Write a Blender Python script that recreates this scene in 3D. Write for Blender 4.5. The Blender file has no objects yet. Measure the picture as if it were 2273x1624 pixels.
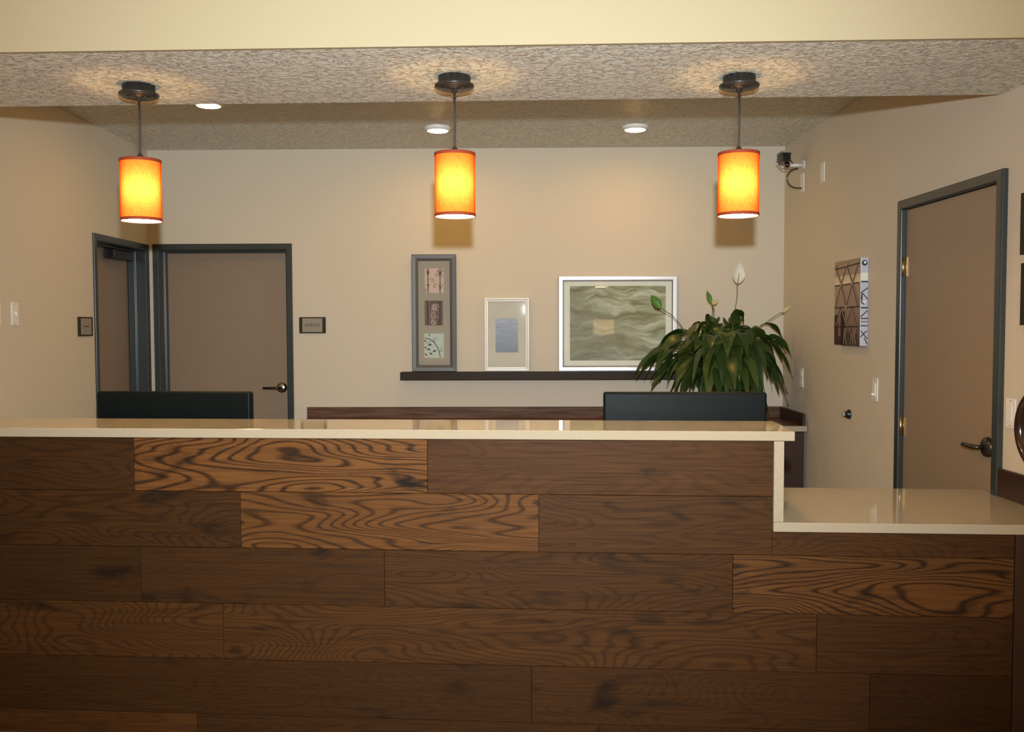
import bpy, bmesh, math, random
from mathutils import Vector, Matrix
random.seed(7)
PI = math.pi
SC = bpy.context.scene
COL = SC.collection

# ------------------------------------------------------------------ camera
W, H = 2273, 1624
FPX, PITCH, YAW, ROLL, ZC = 2019.6, 0.0444, 0.0168, -0.0032, 1.47
cam_d = bpy.data.cameras.new('camera')
cam = bpy.data.objects.new('camera', cam_d)
COL.objects.link(cam)
cam_d.sensor_fit = 'HORIZONTAL'
cam_d.sensor_width = 36.0
cam_d.lens = 36.0 * FPX / W
cam_d.clip_start = 0.05
CAMM = Matrix.Translation((0, 0, ZC)) @ Matrix.Rotation(YAW, 4, 'Z') @ Matrix.Rotation(PI/2 - PITCH, 4, 'X') @ Matrix.Rotation(ROLL, 4, 'Z')
cam.matrix_world = CAMM
SC.camera = cam
CAMO = Vector((0, 0, ZC))

def ray(u, v):
    d = Vector(((u - W/2)/FPX, -(v - H/2)/FPX, -1.0))
    return (CAMM.to_3x3() @ d).normalized()
def hit(u, v, p0, n):
    d = ray(u, v)
    return CAMO + d * ((Vector(p0) - CAMO).dot(n) / d.dot(n))
def at_y(u, v, y): return hit(u, v, (0, y, 0), Vector((0, 1, 0)))
def at_z(u, v, z): return hit(u, v, (0, 0, z), Vector((0, 0, 1)))

# ------------------------------------------------------------------ room numbers (metres)
D = 7.013                       # back wall
FLOOR = -0.16
HC, HS = 2.8236, 2.45           # ceiling, dropped ceiling
XR0, AR = 1.9624, 0.0236        # side wall by the tall door
XL0, AL = -2.9179, 0.0197       # side wall by the corner doors
SF, SB, AS = 3.2272, 4.0140, -0.0196
CF, AC = 3.4365, -0.0525        # counter front
ZU, ZL = 1.067, 0.74
def xr(y): return XR0 + (D - y)*AR
def xl(y): return XL0 + (D - y)*AL

class Frame:
    """a wall-aligned frame: local x to the viewer's right along the wall, local y into the wall"""
    def __init__(s, o, ang):
        s.o = Vector(o); s.ang = ang
        s.R = Matrix.Rotation(ang, 3, 'Z')
        s.t = s.R @ Vector((1, 0, 0)); s.n = -(s.R @ Vector((0, 1, 0)))
    def px(s, u, v, off=0.0):
        p = hit(u, v, s.o + s.n*off, s.n)
        return (p - s.o).dot(s.t), p.z
    def world(s, a, off, z):
        return s.o + s.t*a + s.n*off + Vector((0, 0, z))
BACK = Frame((0, D, 0), 0)
RIGHT = Frame((XR0, D, 0), math.atan2(-1, AR))
LEFT = Frame((XL0, D, 0), math.atan2(1, -AL))
CTR = Frame((0, CF, 0), math.atan(AC))

# ------------------------------------------------------------------ materials
def srgb(c):
    return tuple(((x/255)/12.92 if x/255 <= 0.04045 else ((x/255+0.055)/1.055)**2.4) for x in c)
class NT:
    def __init__(s, name):
        s.m = bpy.data.materials.new(name); s.m.use_nodes = True
        s.t = s.m.node_tree; s.t.nodes.clear()
        s.out = s.n('ShaderNodeOutputMaterial')
    def n(s, typ, **kw):
        nd = s.t.nodes.new(typ)
        for k, v in kw.items():
            if k.startswith('_'): setattr(nd, k[1:], v)
            else: s.set(nd.inputs[k.replace('__', ' ')], v)
        return nd
    def set(s, inp, v):
        if hasattr(v, 'links') or isinstance(v, bpy.types.NodeSocket): s.t.links.new(v, inp)
        elif isinstance(v, tuple) and len(v) == 3 and inp.type == 'RGBA': inp.default_value = (*v, 1)
        else: inp.default_value = v
    def math(s, op, a, b=0.5, c=None, clamp=False):
        nd = s.t.nodes.new('ShaderNodeMath'); nd.operation = op; nd.use_clamp = clamp
        s.set(nd.inputs[0], a); s.set(nd.inputs[1], b)
        if c is not None: s.set(nd.inputs[2], c)
        return nd.outputs[0]
    def mix(s, f, a, b, blend='MIX'):
        nd = s.t.nodes.new('ShaderNodeMix'); nd.data_type = 'RGBA'; nd.blend_type = blend
        s.set(nd.inputs[0], f); s.set(nd.inputs[6], a); s.set(nd.inputs[7], b)
        return nd.outputs[2]
    def ramp(s, f, stops):
        nd = s.t.nodes.new('ShaderNodeValToRGB')
        el = nd.color_ramp.elements
        while len(el) > 1: el.remove(el[-1])
        el[0].position = stops[0][0]; el[0].color = (*stops[0][1], 1) if isinstance(stops[0][1], tuple) else (stops[0][1],)*3 + (1,)
        for p, c in stops[1:]:
            e = el.new(p); e.color = (*c, 1) if isinstance(c, tuple) else (c, c, c, 1)
        s.set(nd.inputs[0], f)
        return nd.outputs[0]
    def noise(s, vec, scale, detail=3.0, rough=0.5, dist=0.0):
        nd = s.t.nodes.new('ShaderNodeTexNoise')
        if vec is not None: s.set(nd.inputs['Vector'], vec)
        nd.inputs['Scale'].default_value = scale; nd.inputs['Detail'].default_value = detail
        nd.inputs['Roughness'].default_value = rough; nd.inputs['Distortion'].default_value = dist
        return nd.outputs[0]
    def coord(s, scale=(1, 1, 1), kind='Object'):
        tc = s.t.nodes.new('ShaderNodeTexCoord')
        mp = s.t.nodes.new('ShaderNodeMapping'); mp.inputs['Scale'].default_value = scale
        s.t.links.new(tc.outputs[kind], mp.inputs['Vector'])
        return mp.outputs[0]
    def bump(s, h, strength=0.2, dist=0.01):
        nd = s.t.nodes.new('ShaderNodeBump')
        nd.inputs['Strength'].default_value = strength; nd.inputs['Distance'].default_value = dist
        s.set(nd.inputs['Height'], h)
        return nd.outputs[0]
    def principled(s, color, rough=0.5, metal=0.0, spec=0.5, normal=None, coat=0.0):
        nd = s.t.nodes.new('ShaderNodeBsdfPrincipled')
        s.set(nd.inputs['Base Color'], color); s.set(nd.inputs['Roughness'], rough)
        nd.inputs['Metallic'].default_value = metal; nd.inputs['Specular IOR Level'].default_value = spec
        nd.inputs['Coat Weight'].default_value = coat
        if normal is not None: s.set(nd.inputs['Normal'], normal)
        return nd
    def done(s, shader):
        s.t.links.new(shader.outputs[0] if hasattr(shader, 'outputs') else shader, s.out.inputs['Surface'])
        return s.m
def simple(name, col, rough=0.5, metal=0.0, spec=0.5, var=0.06, vs=30.0, bump=0.0, coat=0.0):
    t = NT(name)
    v = t.coord()
    nz = t.noise(v, vs, 4)
    c = t.mix(nz, tuple(x*(1-var) for x in col), tuple(min(1, x*(1+var)) for x in col))
    nrm = t.bump(nz, bump, 0.004) if bump else None
    return t.done(t.principled(c, rough, metal, spec, nrm, coat))
def emit(name, col, strength):
    t = NT(name)
    e = t.n('ShaderNodeEmission', Color=col, Strength=strength)
    return t.done(e)

def wall_mat(name, col, bump=0.12):
    t = NT(name)
    v = t.coord(kind='Object')
    fine = t.noise(v, 90, 4, 0.6)
    weave = t.noise(t.coord((9, 9, 130)), 1.0, 3, 0.6)
    big = t.noise(v, 1.3, 2)
    c = t.mix(big, tuple(x*0.96 for x in col), tuple(x*1.03 for x in col))
    c = t.mix(t.math('MULTIPLY', weave, 0.16), c, tuple(x*0.75 for x in col))
    return t.done(t.principled(c, 0.62, 0, 0.3, t.bump(fine, bump, 0.004)))
def knock_mat(name, col):
    t = NT(name)
    v = t.coord((1, 1, 1))
    a = t.noise(v, 34, 4, 0.6, 0.8)
    b = t.noise(v, 85, 4, 0.6, 0.4)
    isl = t.ramp(a, [(0.40, 0.0), (0.47, 0.75), (0.60, 1.0)])
    h = t.math('ADD', isl, t.math('MULTIPLY', b, 0.55))
    c = t.mix(isl, tuple(x*0.95 for x in col), tuple(min(1, x*1.02) for x in col))
    return t.done(t.principled(c, 0.42, 0, 0.45, t.bump(h, 1.0, 0.012)))
M = {}
M['wall'] = wall_mat('wall_paint', (0.625, 0.55, 0.43))
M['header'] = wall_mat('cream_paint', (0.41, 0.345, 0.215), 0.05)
M['ceil'] = knock_mat('knockdown_texture', (0.82, 0.77, 0.63))
M['floor'] = simple('floor_tile', (0.22, 0.16, 0.11), 0.4, vs=6, var=0.2)
M['dframe'] = simple('charcoal_frame_paint', (0.030, 0.037, 0.036), 0.32, 0, 0.5, bump=0.03, vs=60)
M['dleaf'] = None
M['stone'] = None
M['metal'] = simple('brushed_steel', (0.42, 0.40, 0.37), 0.22, 1.0)
M['darkmetal'] = simple('dark_bronze', (0.06, 0.05, 0.042), 0.3, 0.8)
M['brass'] = simple('brass', (0.62, 0.47, 0.24), 0.3, 1.0)
M['canopy'] = simple('bronze_canopy', (0.035, 0.030, 0.026), 0.34, 0.3)
M['cord'] = simple('cord_black', (0.035, 0.028, 0.022), 0.5)
M['white'] = simple('white_plastic', (0.78, 0.75, 0.68), 0.35)
M['whitetrim'] = simple('white_enamel', (0.82, 0.80, 0.75), 0.4)
M['black'] = simple('black_plastic', (0.012, 0.012, 0.012), 0.35)
M['monitor'] = simple('charcoal_plastic', (0.0035, 0.0058, 0.0056), 0.42, 0, 0.09, var=0.12, vs=120)
M['screen'] = simple('screen_glass', (0.006, 0.006, 0.007), 0.08)
M['shelf'] = simple('espresso_wood', (0.028, 0.018, 0.010), 0.5, 0, 0.15, vs=18, var=0.25)
M['slate'] = simple('slate_frame', (0.115, 0.113, 0.115), 0.45, 0.25, 0.3)
M['silver'] = simple('silver_frame', (0.74, 0.74, 0.76), 0.30, 0.55)
M['whiteframe'] = simple('pearl_frame', (0.84, 0.82, 0.76), 0.28, 0.25)
M['mat_taupe'] = simple('taupe_mat_board', (0.43, 0.365, 0.27), 0.8)
M['mat_cream'] = simple('cream_mat_board', (0.86, 0.81, 0.65), 0.8)
M['mat_beige'] = simple('beige_mat_board', (0.68, 0.61, 0.48), 0.8)
M['sign'] = simple('sign_bronze', (0.036, 0.025, 0.012), 0.5, 0, 0.15)
M['signface'] = simple('sign_taupe', (0.27, 0.235, 0.18), 0.5)
M['signtext'] = simple('sign_letter', (0.07, 0.048, 0.03), 0.5, 0, 0.2)
M['warm_shade_top'] = simple('worktop_warm_shade', (0.17, 0.045, 0.015), 0.3, vs=14, var=0.3)  # warm shade and ambient sheen on the back worktop, put into the colour
M['cabinet'] = simple('dark_cherry_cabinet', (0.035, 0.014, 0.008), 0.4, vs=14, var=0.3)
M['pot'] = simple('brown_glazed_pot', (0.085, 0.025, 0.016), 0.3)
M['soil'] = simple('potting_soil', (0.03, 0.02, 0.012), 0.9, bump=0.5, vs=80)
M['stem'] = simple('plant_stem', (0.10, 0.13, 0.035), 0.5)
M['spathe'] = simple('white_spathe', (0.80, 0.78, 0.66), 0.5)
M['spathe_green'] = simple('green_spathe', (0.10, 0.24, 0.03), 0.45)
M['spadix'] = simple('cream_spadix', (0.55, 0.50, 0.25), 0.7)
M['mirror_rim'] = simple('dark_mahogany_rim', (0.025, 0.009, 0.007), 0.2, coat=0.5)
M['blindface'] = simple('pale_face', (0.62, 0.62, 0.50), 0.4)
M['rubber'] = simple('grey_rubber', (0.32, 0.29, 0.2), 0.6)
M['underlay'] = simple('dark_carcass', (0.02, 0.013, 0.009), 0.6)
M['lens'] = emit('lit_lens', (1.0, 0.58, 0.16), 138.0)
def m_diff():
    t = NT('lit_diffuser')
    g = t.n('ShaderNodeNewGeometry')
    e = t.n('ShaderNodeEmission', Color=(1.0, 0.66, 0.26)); t.set(e.inputs['Strength'], t.math('MULTIPLY_ADD', g.outputs['Backfacing'], -110.0, 112.0))
    return t.done(e)
M['diffuser'] = m_diff()
M['lobbyshade'] = emit('lit_linen_shade', (1.0, 0.60, 0.22), 5.0)

def m_leafdoor():
    t = NT('taupe_door_paint')
    streak = t.noise(t.coord((4, 4, 60)), 1.0, 3, 0.6)
    base = (0.285, 0.207, 0.140)
    c = t.mix(t.math('MULTIPLY', streak, 0.5), base, (0.225, 0.160, 0.105))
    return t.done(t.principled(c, 0.42, 0, 0.4, t.bump(streak, 0.05, 0.003)))
M['dleaf'] = m_leafdoor()
def m_stone():
    t = NT('beige_quartz')
    v = t.coord()
    sp = t.noise(v, 260, 2, 0.7)
    big = t.noise(v, 5, 3)
    c = t.mix(t.ramp(sp, [(0.42, 0.0), (0.62, 1.0)]), (0.37, 0.305, 0.212), (0.44, 0.37, 0.265))
    c = t.mix(t.math('MULTIPLY', big, 0.2), c, (0.33, 0.26, 0.17))
    return t.done(t.principled(c, 0.06, 0, 0.95))
M['stone'] = m_stone()
def m_planks():
    t = NT('oak_planks')
    at = t.n('ShaderNodeAttribute', _attribute_name='plank')
    sep = t.n('ShaderNodeSeparateColor'); t.set(sep.inputs[0], at.outputs['Color'])
    tone, off, cath = sep.outputs[0], sep.outputs[1], sep.outputs[2]
    tc = t.n('ShaderNodeTexCoord')
    comb = t.n('ShaderNodeCombineXYZ')
    t.set(comb.inputs[0], t.math('MULTIPLY', off, 31.0)); t.set(comb.inputs[1], t.math('MULTIPLY', off, 17.0)); t.set(comb.inputs[2], t.math('MULTIPLY', off, 53.0))
    va = t.n('ShaderNodeVectorMath', _operation='ADD'); t.set(va.inputs[0], tc.outputs['Object']); t.set(va.inputs[1], comb.outputs[0])
    def mp(sc):
        m = t.n('ShaderNodeMapping'); m.inputs['Scale'].default_value = sc; t.set(m.inputs['Vector'], va.outputs[0]); return m.outputs[0]
    n1 = t.noise(mp((0.75, 1, 4.6)), 1.0, 2.2, 0.38, 0.2)
    rings = t.math('SINE', t.math('MULTIPLY', n1, 270.0))
    rings = t.math('ADD', t.math('MULTIPLY', rings, 0.5), 0.5)
    lines = t.ramp(rings, [(0.0, 1.0), (0.22, 0.4), (0.5, 0.0)])
    jag = t.noise(mp((22, 1, 420)), 1.0, 4, 0.7)
    streak = t.noise(mp((3.2, 1, 120)), 1.0, 6, 0.65)
    blot = t.noise(mp((3.2, 1, 7.5)), 1.0, 3, 0.5, 0.6)
    knot = t.ramp(blot, [(0.26, 1.0), (0.40, 0.0)])
    base = t.mix(tone, (0.019, 0.0082, 0.0024), (0.185, 0.073, 0.0185))
    c = t.mix(t.ramp(streak, [(0.32, 0.75), (0.62, 0.0)]), base, t.mix(tone, (0.013, 0.0060, 0.0023), (0.075, 0.029, 0.009)))
    c = t.mix(t.math('MULTIPLY', lines, t.math('MULTIPLY', cath, t.ramp(jag, [(0.3, 0.45), (0.6, 1.0)]))), c, (0.011, 0.0052, 0.0026))
    c = t.mix(t.ramp(jag, [(0.56, 0.0), (0.75, 0.30)]), c, (0.10, 0.058, 0.030))
    c = t.mix(t.math('MULTIPLY', knot, 0.8), c, (0.007, 0.0046, 0.003))
    hgt = t.math('SUBTRACT', jag, t.math('MULTIPLY', lines, 0.3))
    return t.done(t.principled(c, t.ramp(streak, [(0.3, 0.62), (0.7, 0.5)]), 0, 0.11, t.bump(hgt, 0.22, 0.002)))
M['planks'] = m_planks()
def m_splash():
    t = NT('walnut_splash')
    v = t.coord((1.2, 1, 22))
    g = t.noise(v, 2.0, 6, 0.6, 0.5)
    c = t.ramp(g, [(0.3, (0.035, 0.018, 0.009)), (0.5, (0.10, 0.050, 0.026)), (0.72, (0.17, 0.092, 0.052))])
    return t.done(t.principled(c, 0.55, 0, 0.2))
M['splash'] = m_splash()
def m_shade():
    t = NT('orange_linen_shade')
    tc = t.coord((1, 1, 1))
    vert = t.noise(t.coord((240, 240, 40)), 1.0, 3, 0.6)
    hori = t.noise(t.coord((60, 60, 420)), 1.0, 3, 0.6)
    w = t.math('MULTIPLY', t.ramp(vert, [(0.3, 0.55), (0.65, 1.0)]), t.ramp(hori, [(0.3, 0.65), (0.65, 1.0)]))
    tr = t.mix(w, (0.30, 0.085, 0.0030), (0.66, 0.31, 0.105))
    df = t.mix(w, (0.42, 0.07, 0.008), (0.62, 0.13, 0.015))
    lw = t.n('ShaderNodeLayerWeight'); lw.inputs[0].default_value = 0.35
    tr = t.mix(t.ramp(lw.outputs['Facing'], [(0.03, 0.0), (0.62, 1.0)]), tr, (0.24, 0.024, 0.0006))
    a = t.n('ShaderNodeBsdfTranslucent', Color=tr); b = t.n('ShaderNodeBsdfDiffuse', Color=df)
    mx = t.n('ShaderNodeMixShader'); mx.inputs[0].default_value = 0.62
    t.t.links.new(b.outputs[0], mx.inputs[1]); t.t.links.new(a.outputs[0], mx.inputs[2])
    return t.done(mx)
M['shade'] = m_shade()
M['band'] = simple('rust_binding', (0.28, 0.035, 0.006), 0.7)
def m_glass():
    t = NT('picture_glass')
    fr = t.n('ShaderNodeFresnel'); fr.inputs[0].default_value = 1.5
    a = t.n('ShaderNodeBsdfTransparent'); b = t.n('ShaderNodeBsdfGlossy'); b.inputs['Roughness'].default_value = 0.02
    mx = t.n('ShaderNodeMixShader'); t.set(mx.inputs[0], t.math('MULTIPLY', fr.outputs[0], 1.3))
    t.t.links.new(a.outputs[0], mx.inputs[1]); t.t.links.new(b.outputs[0], mx.inputs[2])
    return t.done(mx)
M['glass'] = m_glass()
def m_print():
    t = NT('printed_paper')
    at = t.n('ShaderNodeAttribute', _attribute_name='ink')
    nz = t.noise(t.coord(), 60, 3)
    c = t.mix(t.math('MULTIPLY', nz, 0.15), at.outputs['Color'], (0.1, 0.09, 0.08))
    return t.done(t.principled(c, 0.6, 0, 0.25))
M['print'] = m_print()
def m_grass():
    t = NT('grass_plume_print')
    v = t.coord()
    warp = t.n('ShaderNodeVectorMath', _operation='MULTIPLY_ADD')
    wn = t.n('ShaderNodeTexNoise'); t.set(wn.inputs['Vector'], v); wn.inputs['Scale'].default_value = 4.0; wn.inputs['Detail'].default_value = 2
    t.set(warp.inputs[0], wn.outputs['Color']); warp.inputs[1].default_value = (0.10, 0.0, 0.22); t.set(warp.inputs[2], v)
    mp = t.n('ShaderNodeMapping'); mp.inputs['Rotation'].default_value = (0, -0.42, 0); mp.inputs['Scale'].default_value = (1.7, 1, 12.0)
    t.set(mp.inputs['Vector'], warp.outputs[0])
    g = t.noise(mp.outputs[0], 1.6, 6, 0.62, 0.6)
    c = t.ramp(g, [(0.30, (0.15, 0.14, 0.06)), (0.43, (0.33, 0.31, 0.17)), (0.55, (0.52, 0.50, 0.32)), (0.70, (0.80, 0.77, 0.64))])
    sx = t.n('ShaderNodeSeparateXYZ'); t.set(sx.inputs[0], v)
    k = t.math('ADD', t.math('MULTIPLY', sx.outputs[0], 1.7), t.math('MULTIPLY', sx.outputs[2], 1.6))
    k = t.ramp(k, [(0.1, 0.62), (0.95, 0.0)])
    c = t.mix(k, c, (0.27, 0.26, 0.185))
    return t.done(t.principled(c, 0.6, 0, 0.25))
M['grass'] = m_grass()
def m_bluepic():
    t = NT('blue_grey_print')
    g = t.noise(t.coord((5, 1, 60)), 1.6, 5, 0.65)
    sx = t.n('ShaderNodeSeparateXYZ'); t.set(sx.inputs[0], t.coord())
    grad = t.ramp(t.math('MULTIPLY', sx.outputs[2], 2.4), [(0.30, (0.22, 0.255, 0.28)), (0.62, (0.33, 0.36, 0.42)), (1.0, (0.48, 0.50, 0.53))])
    c = t.mix(t.ramp(g, [(0.35, 0.5), (0.6, 0.0)]), grad, (0.20, 0.22, 0.25))
    c = t.mix(t.ramp(g, [(0.58, 0.0), (0.75, 0.6)]), c, (0.62, 0.63, 0.62))
    return t.done(t.principled(c, 0.5))
M['bluepic'] = m_bluepic()
def m_leaf():
    t = NT('peace_lily_leaf')
    v = t.coord()
    nz = t.noise(v, 9, 3)
    at = t.n('ShaderNodeAttribute', _attribute_name='ink')
    c = t.mix(nz, (0.010, 0.028, 0.006), (0.036, 0.075, 0.014))
    c = t.mix(at.outputs['Fac'], c, (0.12, 0.15, 0.03))
    p = t.principled(c, 0.36, 0, 0.5)
    tr = t.n('ShaderNodeBsdfTranslucent', Color=(0.06, 0.13, 0.01))
    mx = t.n('ShaderNodeMixShader'); mx.inputs[0].default_value = 0.15
    t.t.links.new(p.outputs[0], mx.inputs[1]); t.t.links.new(tr.outputs[0], mx.inputs[2])
    return t.done(mx)
M['leaf'] = m_leaf()

# ------------------------------------------------------------------ mesh helpers
class MB:
    def __init__(s): s.bm = bmesh.new()
    def quad(s, pts, mi=0):
        f = s.bm.faces.new([s.bm.verts.new(p) for p in pts]); f.material_index = mi; return f
    def box(s, x0, x1, y0, y1, z0, z1, bev=0.0, mi=0):
        v = [s.bm.verts.new((x, y, z)) for z in (z0, z1) for y in (y0, y1) for x in (x0, x1)]
        fs = [s.bm.faces.new([v[i] for i in q]) for q in ((0, 2, 3, 1), (4, 5, 7, 6), (0, 1, 5, 4), (2, 6, 7, 3), (0, 4, 6, 2), (1, 3, 7, 5))]
        for f in fs: f.material_index = mi
        if bev > 0:
            es = list({e for f in fs for e in f.edges})
            bmesh.ops.bevel(s.bm, geom=es, offset=bev, segments=3, profile=0.5, affect='EDGES', clamp_overlap=True)
        return fs
    def prism(s, pts, z0, z1, mats=None):
        n = len(pts)
        lo = [s.bm.verts.new((p[0], p[1], z0)) for p in pts]; hi = [s.bm.verts.new((p[0], p[1], z1)) for p in pts]
        s.bm.faces.new(lo[::-1]); s.bm.faces.new(hi)
        for i in range(n):
            f = s.bm.faces.new((lo[i], lo[(i+1) % n], hi[(i+1) % n], hi[i]))
            if mats: f.material_index = mats[i]
    def lathe(s, prof, axis='Z', o=(0, 0, 0), seg=40, mi=0, smooth=True):
        rings = []
        for r, h in prof:
            ring = []
            for k in range(seg):
                a = 2*PI*k/seg
                c, d = r*math.cos(a), r*math.sin(a)
                p = {'Z': (c, d, h), 'Y': (c, h, d), 'X': (h, c, d)}[axis]
                ring.append(s.bm.verts.new((p[0]+o[0], p[1]+o[1], p[2]+o[2])))
            rings.append(ring)
        for a, b in zip(rings, rings[1:]):
            for k in range(seg):
                f = s.bm.faces.new((a[k], a[(k+1) % seg], b[(k+1) % seg], b[k])); f.smooth = smooth; f.material_index = mi
        return rings
    def cap(s, ring, mi=0):
        f = s.bm.faces.new(ring); f.material_index = mi
    def cyl(s, r, h0, h1, axis='Z', o=(0, 0, 0), seg=32, mi=0, bev=0.0):
        pr = [(r, h0), (r, h1)] if not bev else [(r-bev, h0), (r, h0+bev*(1 if h1 > h0 else -1)), (r, h1-bev*(1 if h1 > h0 else -1)), (r-bev, h1)]
        rg = s.lathe(pr, axis, o, seg, mi)
        s.cap(rg[0][::-1], mi); s.cap(rg[-1], mi)
    def tube(s, pts, r, seg=10, mi=0, caps=True):
        pts = [Vector(p) for p in pts]; n = len(pts)
        rad = r if isinstance(r, (list, tuple)) else [r]*n
        rings = []; up = None
        for i, p in enumerate(pts):
            t = (pts[min(i+1, n-1)] - pts[max(i-1, 0)]).normalized()
            if up is None: up = Vector((0, 0, 1)) if abs(t.z) < 0.9 else Vector((1, 0, 0))
            a = t.cross(up).normalized(); b = t.cross(a).normalized(); up = -b if False else up
            rings.append([s.bm.verts.new(p + (a*math.cos(2*PI*k/seg) + b*math.sin(2*PI*k/seg))*rad[i]) for k in range(seg)])
        for a, b in zip(rings, rings[1:]):
            for k in range(seg):
                f = s.bm.faces.new((a[k], a[(k+1) % seg], b[(k+1) % seg], b[k])); f.smooth = True; f.material_index = mi
        if caps: s.cap(rings[0][::-1], mi); s.cap(rings[-1], mi)
    def loops(s, ls, closed=True, mi=0):
        vs = [[s.bm.verts.new(p) for p in l] for l in ls]
        for a, b in zip(vs, vs[1:]):
            n = len(a)
            for k in range(n if closed else n-1):
                f = s.bm.faces.new((a[k], a[(k+1) % n], b[(k+1) % n], b[k])); f.material_index = mi
    def build(s, name, mat, parent=None, loc=(0, 0, 0), rot=0.0, bevel=0.0):
        bmesh.ops.recalc_face_normals(s.bm, faces=s.bm.faces)
        me = bpy.data.meshes.new(name); s.bm.to_mesh(me); s.bm.free()
        for m in (mat if isinstance(mat, (list, tuple)) else [mat]): me.materials.append(m)
        o = bpy.data.objects.new(name, me); COL.objects.link(o)
        o.location = loc; o.rotation_euler = (0, 0, rot)
        if parent is not None: o.parent = parent
        if bevel > 0:
            b = o.modifiers.new('edge', 'BEVEL'); b.width = bevel; b.segments = 2; b.limit_method = 'ANGLE'
        return o
def one_box(name, mat, parent, x0, x1, y0, y1, z0, z1, bev=0.0):
    m = MB(); m.box(x0, x1, y0, y1, z0, z1, bev); return m.build(name, mat, parent)
def tag(o, label, cat, group=None):
    o['label'] = label; o['category'] = cat
    if group: o['group'] = group
    return o
def thing(name, loc, rot, label, cat, group=None):
    o = bpy.data.objects.new(name, None); COL.objects.link(o)
    o.empty_display_size = 0.1; o.location = loc; o.rotation_euler = (0, 0, rot)
    return tag(o, label, cat, group)
def struct(o, label=None):
    o['kind'] = 'structure'
    if label: o['label'] = label
    return o
def copy_tree(o, parent=None):
    c = o.copy(); COL.objects.link(c); c.parent = parent
    for ch in list(o.children): copy_tree(ch, c)
    return c

class Draw:
    """flat ink shapes on a sheet: local x right, z up, facing -y; later shapes lie over earlier ones"""
    def __init__(s): s.bm = bmesh.new(); s.lay = s.bm.loops.layers.float_color.new('ink'); s.k = 0
    def poly(s, pts, col, step=True):
        y = -0.00015*s.k
        if step: s.k += 1
        f = s.bm.faces.new([s.bm.verts.new((p[0], y, p[1])) for p in pts])
        c = srgb(col)
        for l in f.loops: l[s.lay] = (*c, 1)
    def rect(s, x0, x1, z0, z1, col): s.poly([(x0, z0), (x1, z0), (x1, z1), (x0, z1)], col)
    def grad(s, x0, x1, z0, z1, c0, c1):
        y = -0.00015*s.k; s.k += 1
        f = s.bm.faces.new([s.bm.verts.new((x, y, z)) for x, z in ((x0, z0), (x1, z0), (x1, z1), (x0, z1))])
        for l, c in zip(f.loops, (c0, c0, c1, c1)): l[s.lay] = (*srgb(c), 1)
    def line(s, pts, w, col):
        n = len(pts); L = []; R = []
        for i in range(n):
            a = Vector(pts[max(i-1, 0)]); b = Vector(pts[min(i+1, n-1)]); t = (b-a)
            t = t.normalized() if t.length > 0 else Vector((1, 0)); nn = Vector((-t.y, t.x))
            ww = w[i] if isinstance(w, (list, tuple)) else w
            p = Vector(pts[i]); L.append(p+nn*ww/2); R.append(p-nn*ww/2)
        for i in range(n-1): s.poly([R[i], R[i+1], L[i+1], L[i]], col, step=False)
        s.k += 1
    def disc(s, x, z, r, col, rz=None, n=20):
        s.poly([(x+r*math.cos(2*PI*k/n), z+(rz or r)*math.sin(2*PI*k/n)) for k in range(n)], col)
    def spiral(s, x, z, r, a0, turns, w, col, sgn=1):
        n = 26
        s.line([(x+r*(1-0.75*i/n)*math.cos(a0+sgn*turns*2*PI*i/n), z+r*(1-0.75*i/n)*math.sin(a0+sgn*turns*2*PI*i/n)) for i in range(n+1)], w, col)
    def build(s, name, parent, loc):
        for f in s.bm.faces:
            f.normal_update()
            if f.normal.y > 0: f.normal_flip()
        me = bpy.data.meshes.new(name); s.bm.to_mesh(me); s.bm.free(); me.materials.append(M['print'])
        o = bpy.data.objects.new(name, me); COL.objects.link(o); o.parent = parent; o.location = loc
        return o

# ------------------------------------------------------------------ room shell
def wall(name, fr, s0, s1, z1, openings, mat, th=0.25):
    ss = sorted({s0, s1} | {v for o in openings for v in o[:2]})
    zs = sorted({FLOOR, z1} | {o[2] for o in openings})
    solid = lambda i, j: not any(o[0]-1e-6 <= ss[i] and ss[i+1] <= o[1]+1e-6 and zs[j+1] <= o[2]+1e-6 for o in openings)
    m = MB(); V = {}
    def v(x, y, z):
        k = (round(x, 5), y, round(z, 5))
        if k not in V: V[k] = m.bm.verts.new((x, y, z))
        return V[k]
    ni, nj = len(ss)-1, len(zs)-1
    for i in range(ni):
        for j in range(nj):
            if not solid(i, j): continue
            a, b, c, d = ss[i], ss[i+1], zs[j], zs[j+1]
            for y in (0, th): m.bm.faces.new((v(a, y, c), v(b, y, c), v(b, y, d), v(a, y, d)))
            for (di, dj, p, q) in ((-1, 0, (a, c), (a, d)), (1, 0, (b, c), (b, d)), (0, -1, (a, c), (b, c)), (0, 1, (a, d), (b, d))):
                ii, jj = i+di, j+dj
                if not (0 <= ii < ni and 0 <= jj < nj and solid(ii, jj)):
                    m.bm.faces.new((v(p[0], 0, p[1]), v(q[0], 0, q[1]), v(q[0], th, q[1]), v(p[0], th, p[1])))
    o = m.build(name, mat, None, fr.o, fr.ang)
    return struct(o)

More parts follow.
